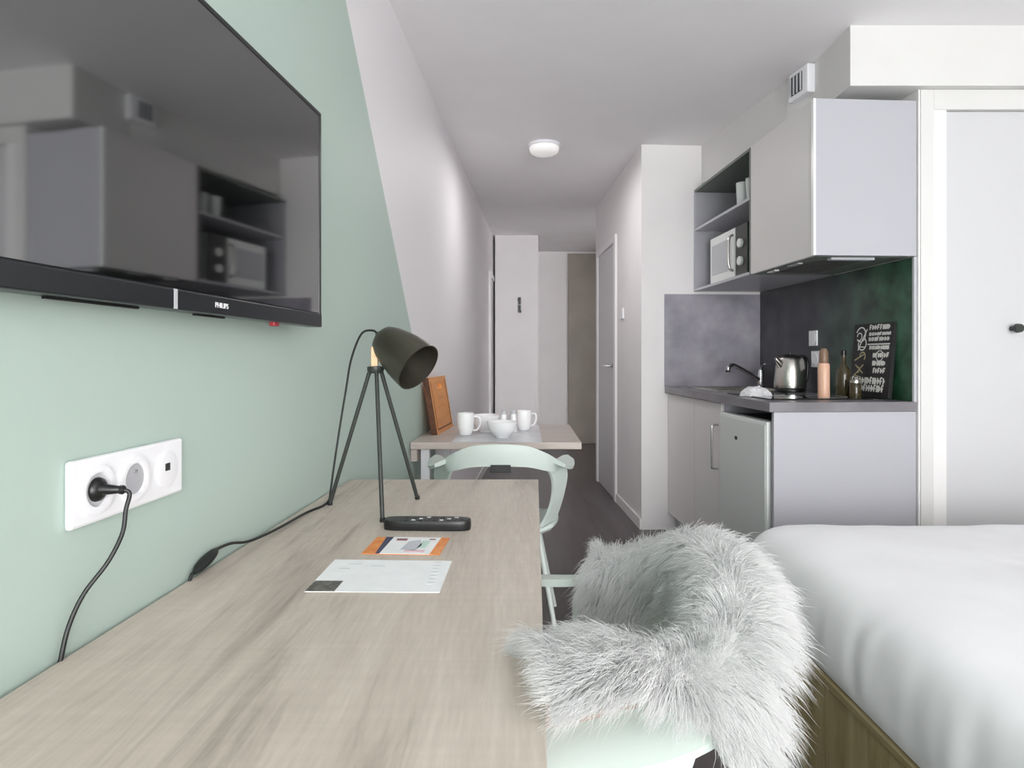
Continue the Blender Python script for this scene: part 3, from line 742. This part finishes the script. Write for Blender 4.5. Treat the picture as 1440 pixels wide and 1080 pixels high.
# worktop
wt = kthing('worktop', 'dark slate kitchen worktop along the right wall', 'worktop', 0, 0, 0)
SX0, SX1, SY0, SY1 = -.53, -.12, -.62, -.16
bm = bmesh.new()
for lo, hi in (((-.65, NEAR, CT-.04), (SX0, -g_, CT)), ((SX1, NEAR, CT-.04), (-g_, -g_, CT)), ((SX0, NEAR, CT-.04), (SX1, SY0, CT)), ((SX0, SY1, CT-.04), (SX1, -g_, CT))): box(bm, lo, hi)
obj('slab', bm, M['counter'], wt)
sk = kthing('sink', 'stainless steel sink set in the slate worktop in the corner', 'sink', 0, 0, CT)
bm = bmesh.new()
for lo, hi in (((SX0-.02, SY0-.02, .0005), (SX1+.02, SY0+.004, .006)), ((SX0-.02, SY1-.004, .0005), (SX1+.02, SY1+.02, .006)), ((SX0-.02, SY0+.004, .0005), (SX0+.004, SY1-.004, .006)), ((SX1-.004, SY0+.004, .0005), (SX1+.02, SY1-.004, .006))): box(bm, lo, hi)
obj('rim', bm, M['steel'], sk, bevel=.002)
bm = bmesh.new(); a0, a1, b0, b1 = SX0+.004, SX1-.004, SY0+.004, SY1-.004
for lo, hi in (((a0, b0, -.15), (a1, b1, -.147)), ((a0, b0, -.147), (a0+.003, b1, .001)), ((a1-.003, b0, -.147), (a1, b1, .001)), ((a0, b0, -.147), (a1, b0+.003, .001)), ((a0, b1-.003, -.147), (a1, b1, .001))): box(bm, lo, hi)
obj('basin', bm, M['steel'], sk)
bm = bmesh.new(); lathe(bm, [(.04, -.147), (.04, -.144), (.02, -.145)], 20, Matrix.Translation(((SX0+SX1)/2, (SY0+SY1)/2, 0))); obj('drain', bm, M['chrome'], sk, smooth=True)
fc = kthing('faucet', 'chrome mixer tap with a long spout over the sink', 'tap', -.075, -.155, CT+.001)
bm = bmesh.new(); lathe(bm, [(.026, 0), (.026, .006), (.021, .012), (.022, .085), (.019, .11), (.012, .115)], 24); obj('tap_body', bm, M['chrome'], fc, smooth=True)
bm = bmesh.new(); tube(bm, smooth_path([(-.012, -.005, .05), (-.08, -.03, .085), (-.20, -.08, .138), (-.232, -.094, .142), (-.252, -.102, .128), (-.256, -.104, .112)], 6), [.013]*26+[.012]*5, 12); obj('spout', bm, M['chrome'], fc, smooth=True)
bm = bmesh.new(); lathe(bm, [(.014, 0), (.015, .012), (.012, .014)], 16, Matrix.Translation((-.256, -.104, .098))); obj('aerator', bm, M['leg_metal'], fc, smooth=True)
bm = bmesh.new(); tube(bm, [(0, 0, .112), (.0, -.02, .135), (-.015, -.09, .150)], [.012, .010, .007], 12, squash=.6); obj('lever', bm, M['chrome'], fc, smooth=True)
hb = kthing('hob', 'black glass hob on the near end of the worktop', 'hob', -.33, -1.06, CT+.0005)
bm = bmesh.new(); box(bm, (-.24, -.24, 0), (.24, .24, .005)); obj('glass_plate', bm, M['hob'], hb, bevel=.002)
bm = bmesh.new()
for x, y, r in ((-.1, -.1, .075), (.1, -.1, .09), (-.1, .1, .09), (.1, .1, .075)): lathe(bm, [(r-.002, .005), (r-.002, .0055), (r, .0055), (r, .005)], 32, Matrix.Translation((x, y, 0)), False, False)
obj('cooking_zones', bm, M['grey_plastic'], hb)
# base cabinet
bc = kthing('base_cabinet', 'pale two door base cabinet under the sink beside the fridge', 'cabinet', 0, 0, 0)
FX = -.628
bm = bmesh.new()
box(bm, (FX+.02, -.885, .11), (-.01, -.868, CT-.042)); box(bm, (FX+.02, -.02, .11), (-.01, -g_, CT-.042)); box(bm, (FX+.02, -.868, .11), (-.01, -.02, .128)); box(bm, (-.03, -.868, .128), (-.012, -.02, CT-.20))
obj('carcass', bm, M['laminate'], bc)
bm = bmesh.new(); box(bm, (FX, -.488, .113), (FX+.018, -g_-.001, CT-.046)); obj('door', bm, M['laminate_lifted'], bc, bevel=.0015)
bm = bmesh.new(); box(bm, (FX, -.884, .113), (FX+.018, -.492, CT-.046)); dr = obj('door', bm, M['laminate_lifted'], bc, bevel=.0015)
bm = bmesh.new(); tube(bm, smooth_path([(FX, -.845, .55), (FX-.03, -.845, .555), (FX-.034, -.845, .58), (FX-.034, -.845, .75), (FX-.03, -.845, .775), (FX, -.845, .78)], 5), .006, 10); obj('door_handle', bm, M['chrome'], dr, smooth=True)
bm = bmesh.new(); box(bm, (FX+.05, -.885, .0), (FX+.066, -.01, .108)); obj('plinth', bm, M['laminate'], bc)
# fridge
fr = kthing('fridge', 'small silver fridge under the worktop at the near end', 'fridge', 0, 0, 0)
bm = bmesh.new(); box(bm, (FX+.045, -1.408, .012), (-.05, -.895, .845)); obj('body', bm, M['leg_metal'], fr, bevel=.004)  # dark colour stands in for shade in the gap above the fridge
bm = bmesh.new(); box(bm, (FX-.012, -1.408, .08), (FX+.04, -.895, .853)); fd = obj('door', bm, M['fridge_edge'], fr, bevel=.006)
bm = bmesh.new(); box(bm, (FX-.0145, -1.396, .09), (FX-.011, -.905, .838)); obj('door_panel', bm, M['fridge'], fd, bevel=.003)
bm = bmesh.new(); lathe(bm, [(.016, 0), (.016, .001)], 20, align((FX-.0145, -1.10, .745), (-1, 0, 0)) @ Matrix.Scale(.6, 4, (1, 0, 0))); obj('badge', bm, M['leg_metal'], fd)
for x, y in ((FX+.08, -1.39), (FX+.08, -.92), (-.1, -1.39), (-.1, -.92)):
    bm = bmesh.new(); lathe(bm, [(.018, 0), (.015, .014)], 12, Matrix.Translation((x, y, 0))); obj('foot', bm, M['rubber'], fr)
ep = kthing('end_panel', 'wide pale grey panel closing the near end of the kitchen units', 'panel', 0, 0, 0)
bm = bmesh.new(); box(bm, (FX-.002, NEAR+.003, 0), (-g_, NEAR+.022, CT-.0415)); obj('panel_board', bm, M['laminate'], ep, bevel=.001)
# splashbacks
sbk = kthing('splashback', 'splashback behind the worktop with shade and green reflection in its colour', 'splashback', 0, 0, 0)
bm = bmesh.new(); box(bm, (-.010, NEAR+.012, CT+.001), (-.0025, -.011, 1.563)); obj('panel_face', bm, M['splash_shaded'], sbk)
bm = bmesh.new(); box(bm, (-.014, NEAR, CT+.001), (-.0025, NEAR+.012, 1.563)); obj('edge_profile', bm, M['grey_plastic'], sbk)
bm = bmesh.new(); box(bm, (-.652, -.0095, CT+.001), (-.0025, -.0025, 1.548))
sb2 = obj('splashback', bm, M['splash_end'], None, loc=K(0, 0, 0), rotz=KR); tag(sb2, 'mottled mauve grey splashback on the short wall behind the sink', 'splashback')
# wall cabinets: door unit with hood and open shelf unit
UX = -.455; UB, UT = 1.566, 2.232; UY = -.845
wc = kthing('wall_cabinet', 'pale wall cabinet with a plain door over the hob', 'cabinet', 0, 0, UB)
hh = UT-UB
bm = bmesh.new()
box(bm, (UX+.02, NEAR+.018, .006), (-g_, NEAR+.036, hh)); box(bm, (UX+.02, UY-.018, .006), (-g_, UY, hh)); box(bm, (UX+.02, NEAR+.036, hh-.018), (-g_, UY-.018, hh)); box(bm, (UX+.02, NEAR+.036, .045), (-g_, UY-.018, .06))
obj('carcass', bm, M['laminate'], wc)
bm = bmesh.new(); box(bm, (UX+.006, NEAR, 0), (-g_, NEAR+.017, hh)); obj('side_panel', bm, M['laminate'], wc, bevel=.001)
bm = bmesh.new(); box(bm, (UX, NEAR+.017, .0), (UX+.018, UY-.002, hh)); ud = obj('door', bm, M['laminate_lifted'], wc, bevel=.001)
bm = bmesh.new(); box(bm, (UX-.004, NEAR-.001, 0), (UX+.006, NEAR+.017, hh)); obj('edge_band', bm, M['edge_white'], ud)['label'] = 'bright white edge band'
hd = kthing('range_hood', 'grey built in extractor hood under the wall cabinet', 'extractor hood', 0, 0, UB)
bm = bmesh.new(); box(bm, (UX+.022, NEAR+.040, .0), (-.012, UY-.022, .043)); obj('hood_body', bm, M['niche'], hd, bevel=.002)
bm = bmesh.new()
for k in range(9): box(bm, (UX+.08+k*.026, NEAR+.12, -.004), (UX+.096+k*.026, UY-.09, .001))
obj('filter_grille', bm, M['steel'], hd)
bm = bmesh.new(); box(bm, (UX+.10, NEAR+.042, -.012), (-.16, NEAR+.075, -.0005)); obj('pull_lip', bm, M['laminate'], hd, bevel=.002)
bm = bmesh.new(); box(bm, (UX+.04, UY-.18, -.007), (UX+.065, UY-.10, -.0005)); obj('hood_lamp', bm, M['white_plastic'], hd, bevel=.002)
bm = bmesh.new(); box(bm, (UX+.035, NEAR+.2, -.006), (UX+.06, NEAR+.30, -.0005)); obj('control_switch', bm, M['grey_plastic'], hd, bevel=.002)
sf = kthing('shelf_unit', 'open grey wall shelf unit holding the microwave and glasses', 'shelf unit', 0, 0, UB)
bm = bmesh.new()
box(bm, (UX, -.018, 0), (-g_, -g_, hh)); obj('side_panel', bm, M['laminate'], sf, bevel=.001)
bm = bmesh.new(); box(bm, (UX, UY+.001, 0), (-g_, UY+.017, hh)); obj('side_panel', bm, M['niche'], sf, bevel=.001)
bm = bmesh.new(); box(bm, (UX, UY+.017, 0), (-g_, -.018, .016)); obj('bottom_panel', bm, M['laminate'], sf, bevel=.001)
bm = bmesh.new(); box(bm, (UX, UY+.017, hh-.016), (-g_, -.018, hh)); obj('top_panel', bm, M['niche'], sf, bevel=.001)
bm = bmesh.new(); box(bm, (UX+.003, UY+.017, .395), (-.012, -.018, .411)); obj('shelf', bm, M['laminate'], sf, bevel=.001)
bm = bmesh.new(); box(bm, (-.012, UY+.017, .016), (-g_, -.018, hh-.016)); obj('back_panel', bm, M['niche'], sf)
# microwave
mw = kthing('microwave', 'silver and white microwave on the lower shelf of the wall unit', 'microwave', -.395, -.43, UB+.0165)
bm = bmesh.new(); box(bm, (.006, -.265, .008), (.345, .265, .295)); obj('casing', bm, M['grey_plastic'], mw, bevel=.006)
bm = bmesh.new(); box(bm, (-.012, -.105, .008), (.006, .265, .295)); md_ = obj('door', bm, M['fridge_edge'], mw, bevel=.005)
bm = bmesh.new(); box(bm, (-.0145, -.055, .06), (-.0115, .235, .245)); obj('door_window', bm, M['grey_plastic'], md_, bevel=.004)
bm = bmesh.new(); tube(bm, smooth_path([(-.012, -.085, .05), (-.036, -.085, .07), (-.042, -.085, .15), (-.036, -.085, .235), (-.012, -.085, .255)], 5), .008, 10); obj('door_handle', bm, M['steel'], md_, smooth=True)
bm = bmesh.new(); box(bm, (-.010, -.265, .008), (.006, -.11, .295)); cp_ = obj('control_panel', bm, M['leg_metal'], mw, bevel=.004)
for z in (.09, .19):
    bm = bmesh.new(); lathe(bm, [(.026, 0), (.026, .014), (.022, .018)], 20, align((-.010, -.19, z), (-1, 0, 0))); obj('dial', bm, M['fridge_edge'], cp_, smooth=True)
for x, y in ((.03, -.23), (.03, .23), (.3, -.23), (.3, .23)):
    bm = bmesh.new(); lathe(bm, [(.012, 0), (.012, .010)], 12, Matrix.Translation((x, y, 0))); obj('foot', bm, M['rubber'], mw)
# tumblers on the upper shelf
for k, (x, y, lab) in enumerate(((-.415, -.655, 'clear tumbler on the upper shelf of the wall unit, first from the sink side'), (-.40, -.745, 'clear tumbler on the upper shelf of the wall unit, next to the cabinet door'))):
    bm = bmesh.new(); lathe(bm, [(.028, 0), (.034, .12), (.0315, .12), (.026, .008)], 24)
    tag(obj('tumbler', bm, M['glass'], None, smooth=True, loc=K(x, y, UB+.4115)), lab, 'glass', 'tumblers on the upper shelf')
# ------------------------------------------------------------------ things on the worktop
kt = thing('kettle', 'brushed steel electric kettle on the worktop by the tap', 'kettle', (1.545, 3.43, CT+.001), math.radians(200))
bm = bmesh.new(); lathe(bm, [(.078, 0), (.08, .012), (.076, .022)], 32); obj('base', bm, M['black_plastic'], kt, smooth=True)
bm = bmesh.new(); lathe(bm, [(.082, .0225), (.084, .04), (.079, .11), (.070, .175), (.064, .187)], 40); obj('kettle_body', bm, M['steel'], kt, smooth=True)
bm = bmesh.new(); lathe(bm, [(.064, .1872), (.06, .197), (.03, .206), (.01, .206), (.010, .216), (.002, .218)], 32); obj('lid', bm, M['black_plastic'], kt, smooth=True)
bm = bmesh.new(); tube(bm, smooth_path([(-.06, 0, .193), (-.10, 0, .195), (-.122, 0, .165), (-.120, 0, .09), (-.105, 0, .05), (-.078, 0, .042)], 6), .011, 12, squash=.8); obj('handle', bm, M['black_plastic'], kt, smooth=True)
bm = bmesh.new(); tube(bm, [(.06, 0, .145), (.088, 0, .172), (.102, 0, .186)], [.022, .016, .009], 12); obj('spout', bm, M['steel'], kt, smooth=True)
pm = thing('pepper_mill', 'tall pale copper coloured pepper mill standing on the worktop', 'pepper mill', (1.452, 2.875, CT+.006))
bm = bmesh.new(); lathe(bm, [(.025, 0), (.026, .004), (.0255, .15), (.022, .158)], 28); obj('mill_body', bm, M['copper'], pm, smooth=True)
bm = bmesh.new(); lathe(bm, [(.018, .1585), (.020, .166), (.019, .21), (.013, .226), (.004, .229)], 28); obj('mill_head', bm, M['copper_dark'], pm, smooth=True)
bt = thing('oil_bottle', 'dark olive glass bottle between the pepper mill and the black board', 'bottle', (1.60, 2.98, CT+.002))
bm = bmesh.new(); lathe(bm, [(.03, 0), (.032, .005), (.032, .11), (.026, .135), (.012, .155), (.011, .20)], 28); obj('bottle_body', bm, M['amber'], bt, smooth=True)
bm = bmesh.new(); lathe(bm, [(.0125, .2002), (.0125, .222), (.009, .224)], 20); obj('cap', bm, M['black_plastic'], bt, smooth=True)
jr = thing('glass_jar', 'small glass jar at the foot of the black board', 'jar', (1.605, 2.885, CT+.002))
bm = bmesh.new(); lathe(bm, [(.024, 0), (.025, .004), (.025, .06), (.022, .068)], 24); obj('jar_body', bm, M['amber'], jr, smooth=True)
bm = bmesh.new(); lathe(bm, [(.0225, .0685), (.024, .07), (.024, .083), (.022, .085)], 24); obj('lid', bm, M['steel'], jr, smooth=True)
# sockets on the splashback
def kplate(y, z, wy, hz, label, n):
    s_ = kthing('wall_socket', label, 'socket', -.0105, y, z)
    bm = bmesh.new(); box(bm, (-.009, -wy/2, -hz/2), (0, wy/2, hz/2)); obj('plate', bm, M['white_plastic'], s_, bevel=.003)
    for k in range(n):
        yy = (k-(n-1)/2)*.071
        bm = bmesh.new(); lathe(bm, [(.029, 0), (.028, .0025), (.021, .0015)], 28, align((-.009, yy, 0), (-1, 0, 0))); obj('socket_insert', bm, M['white_plastic'], s_, smooth=True)
    return s_
kplate(-.665, 1.238, .081, .085, 'upper small white wall switch above the white double socket', 1)
kplate(-.725, 1.122, .152, .090, 'white double socket on the dark splashback behind the pepper mill', 2)
# black lettered board leaning on the splashback
bd = kthing('lettered_board', 'black kitchen board with white lettering leaning on the dark splashback', 'board', -.042, -1.195, CT+.0062)
tl = Matrix.Rotation(math.radians(5), 4, 'Y')
bm = bmesh.new(); box(bm, (-.010, -.145, 0), (.008, .140, .345), tl); obj('board_body', bm, M['board_black'], bd)
def stroke(bm, y0, z0, y1, z1, wd=.005):
    # flat mark on the board's front: local -x side; reader's left is +y
    a = Vector((-.0108, y0, z0)); b = Vector((-.0108, y1, z1)); d = (b-a).normalized(); n = Vector((0, -d.z, d.y))*wd*.5
    vs = [tl @ p for p in (a-n, b-n, b+n, a+n)]; ws = [p+Vector((.0006, 0, 0)) for p in vs]
    A = [bm.verts.new(p) for p in vs]; B = [bm.verts.new(p) for p in ws]
    bm.faces.new(A); bm.faces.new(B[::-1])
    for k in range(4): bm.faces.new((A[k], B[k], B[(k+1) % 4], A[(k+1) % 4]))
def ring_(bm, y, z, r, a0=0, a1=2*PI, wd=.005, n=14):
    P = [(y+r*math.cos(a0+(a1-a0)*k/n), z+r*math.sin(a0+(a1-a0)*k/n)) for k in range(n+1)]
    for p, q in zip(P, P[1:]): stroke(bm, *p, *q, wd)
r_ = random.Random(3)
def scribble(bm, y0, y1, z, h, wd=.004):
    y = y0
    while y > y1:
        k = r_.random(); w_ = .008+.006*r_.random()
        stroke(bm, y, z, y, z+h, wd)
        if k < .35: stroke(bm, y, z+h, y-w_, z+h, wd); stroke(bm, y, z+h*.5, y-w_*.8, z+h*.5, wd)
        elif k < .7: ring_(bm, y-w_*.5, z+h*.5, min(h, w_)*.45, wd=wd, n=8)
        else: stroke(bm, y, z, y-w_, z+h, wd); stroke(bm, y-w_, z, y-w_, z+h, wd)
        y -= w_+.008
bm = bmesh.new()
for z, h in ((.315, .022), (.288, .014), (.262, .018)): scribble(bm, .02, -.125, z, h, .0065)
stroke(bm, .03, .247, -.13, .247, .006)
for z, y0, y1, h in ((.222, .01, -.12, .018), (.185, -.02, -.12, .020), (.147, -.02, -.11, .022), (.112, -.03, -.11, .022)): scribble(bm, y0, y1, z, h, .007)
ring_(bm, -.065, .192, .024, wd=.004)
for z in (.06, .025): scribble(bm, .125, -.115, z, .030, .0075)
obj('white_lettering', bm, M['chalk'], bd)
bm = bmesh.new(); ring_(bm, .085, .295, .035, .3, 5.6, .006); ring_(bm, .095, .285, .018, 0, 5, .005); ring_(bm, .07, .25, .03, 2, 6.5, .006); stroke(bm, .04, .32, .10, .22, .006); stroke(bm, .10, .235, .05, .235, .005)
obj('scroll_emblem', bm, M['chalk'], bd)
bm = bmesh.new(); ring_(bm, .06, .19, .02, 0, 4, .005); stroke(bm, .12, .17, .05, .20, .005); stroke(bm, .11, .15, .05, .11, .005); stroke(bm, .05, .15, .11, .10, .005); ring_(bm, .09, .125, .014, 1, 5, .004); stroke(bm, .12, .10, .06, .09, .004)
obj('crossed_cutlery_drawing', bm, M['chalk_gold'], bd)
# folded cloth on the front edge of the worktop
bm = bmesh.new(); n = 18; g = []
for i in range(n+1):
    row = []
    for j in range(n+1):
        u = -1+2*i/n; v = -1+2*j/n; e = (1-abs(u)**3.0)*(1-abs(v)**3.0)
        z = .002+.046*max(e, 0)**.45+.008*noise.noise(Vector((u*2.1, v*2.1, .3)))*e
        row.append(bm.verts.new((u*.065*(1+.08*math.sin(3*v)), v*.045, z)))
    g.append(row)
for i in range(n):
    for j in range(n): bm.faces.new((g[i][j], g[i+1][j], g[i+1][j+1], g[i][j+1]))
bm.faces.new([g[i][0] for i in range(n+1)] + [g[n][j] for j in range(1, n+1)] + [g[i][n] for i in range(n-1, -1, -1)] + [g[0][j] for j in range(n-1, 0, -1)])
tag(obj('dish_cloth', bm, M['cloth'], None, smooth=True, loc=(1.195, 3.02, CT+.0005), rotz=.2), 'small crumpled white dish cloth at the front edge of the worktop', 'cloth')

# ------------------------------------------------------------------ bed
BX0, BX1, BY0, BY1 = .80, 2.25, .18, 2.20
bed = thing('bed', 'low bed base in olive oak under the white bedding', 'bed', (1.5, 1.2, 0))
off = Vector((1.5, 1.2, 0))
def bb(name, lo, hi, m, **kw): return bx(name, tuple(Vector(lo)-off), tuple(Vector(hi)-off), m, bed, **kw)
bb('side_panel', (BX0, BY0, 0), (BX0+.022, BY1, .298), M['bed_wood'])
bb('side_panel', (BX1-.022, BY0, 0), (BX1, BY1, .298), M['bed_wood'])
bb('foot_panel', (BX0+.0225, BY1-.022, 0), (BX1-.0225, BY1, .298), M['bed_wood'])
bb('head_panel', (BX0+.0225, BY0, 0), (BX1-.0225, BY0+.022, .298), M['bed_wood'])
bb('edge_trim', (BX0-.006, BY0, .299), (BX0+.03, BY1+.004, .318), M['bed_trim'])
bb('slat_deck', (BX0+.031, BY0+.03, .299), (BX1-.03, BY1-.03, .316), M['bed_trim'])
bb('mattress', (BX0+.07, BY0+.07, .319), (BX1-.07, BY1-.07, .53), M['sheet'], )
# white bedding: rings of a rounded rectangle, soft edge, pleats down the side
def rrect(x0, x1, y0, y1, r, n=400):
    segs = [((x0, y0+r), (x0, y1-r)), ((x0+r, y1), (x1-r, y1)), ((x1, y1-r), (x1, y0+r)), ((x1-r, y0), (x0+r, y0))]
    cor = [(x0+r, y1-r, PI), (x1-r, y1-r, PI/2), (x1-r, y0+r, 0), (x0+r, y0+r, -PI/2)]
    P = []
    for (a, b), (cx, cy, a0) in zip(segs, cor):
        for k in range(70): P.append((a[0]+(b[0]-a[0])*k/70, a[1]+(b[1]-a[1])*k/70))
        for k in range(14): t = a0-PI/2*k/14; P.append((cx+r*math.cos(t), cy+r*math.sin(t)))
    return P
prof = [(.004, .322), (-.006, .345), (-.010, .385), (-.008, .43), (.0, .47), (.014, .505), (.036, .533), (.068, .552), (.11, .562), (.17, .568), (.25, .572), (.36, .575), (.48, .576), (.60, .577)]
bm = bmesh.new(); rings = []
for d, z in prof:
    r = max(.13-d*.5, .03)
    P = rrect(BX0+d, BX1-d, BY0+d, BY1-d, r); row = []
    N = len(P)
    for k, (x, y) in enumerate(P):
        cx, cy = (BX0+BX1)/2, (BY0+BY1)/2
        pl_ = noise.noise(Vector((x*9, y*9, 1.7)))*.5 + noise.noise(Vector((x*24, y*24, 5)))*.5
        side = max(0, min(1, (.56-z)/.12))*max(0, min(1, (z-.325)/.06))
        nx = -1 if x < BX0+d+.001+.13 else 0
        ofs = .017*pl_*side
        zz = z + .010*noise.noise(Vector((x*2.6, y*2.6, 9)))*max(0, min(1, (z-.45)/.1)) + .004*noise.noise(Vector((x*9, y*5, 2)))*max(0, min(1, (z-.5)/.05))
        dx, dy = x-cx, y-cy; Lh = math.hypot(dx, dy); 
        row.append(bm.verts.new((x+dx/Lh*ofs-off.x, y+dy/Lh*ofs-off.y, zz)))
    rings.append(row)
N = len(rings[0])
for a, b in zip(rings, rings[1:]):
    for k in range(N): bm.faces.new((a[k], a[(k+1) % N], b[(k+1) % N], b[k]))
bm.faces.new(rings[-1])
tag(obj('duvet', bm, M['sheet'], None, smooth=True, loc=off, auto=False, sub=1), 'smooth white duvet covering the whole bed', 'duvet')
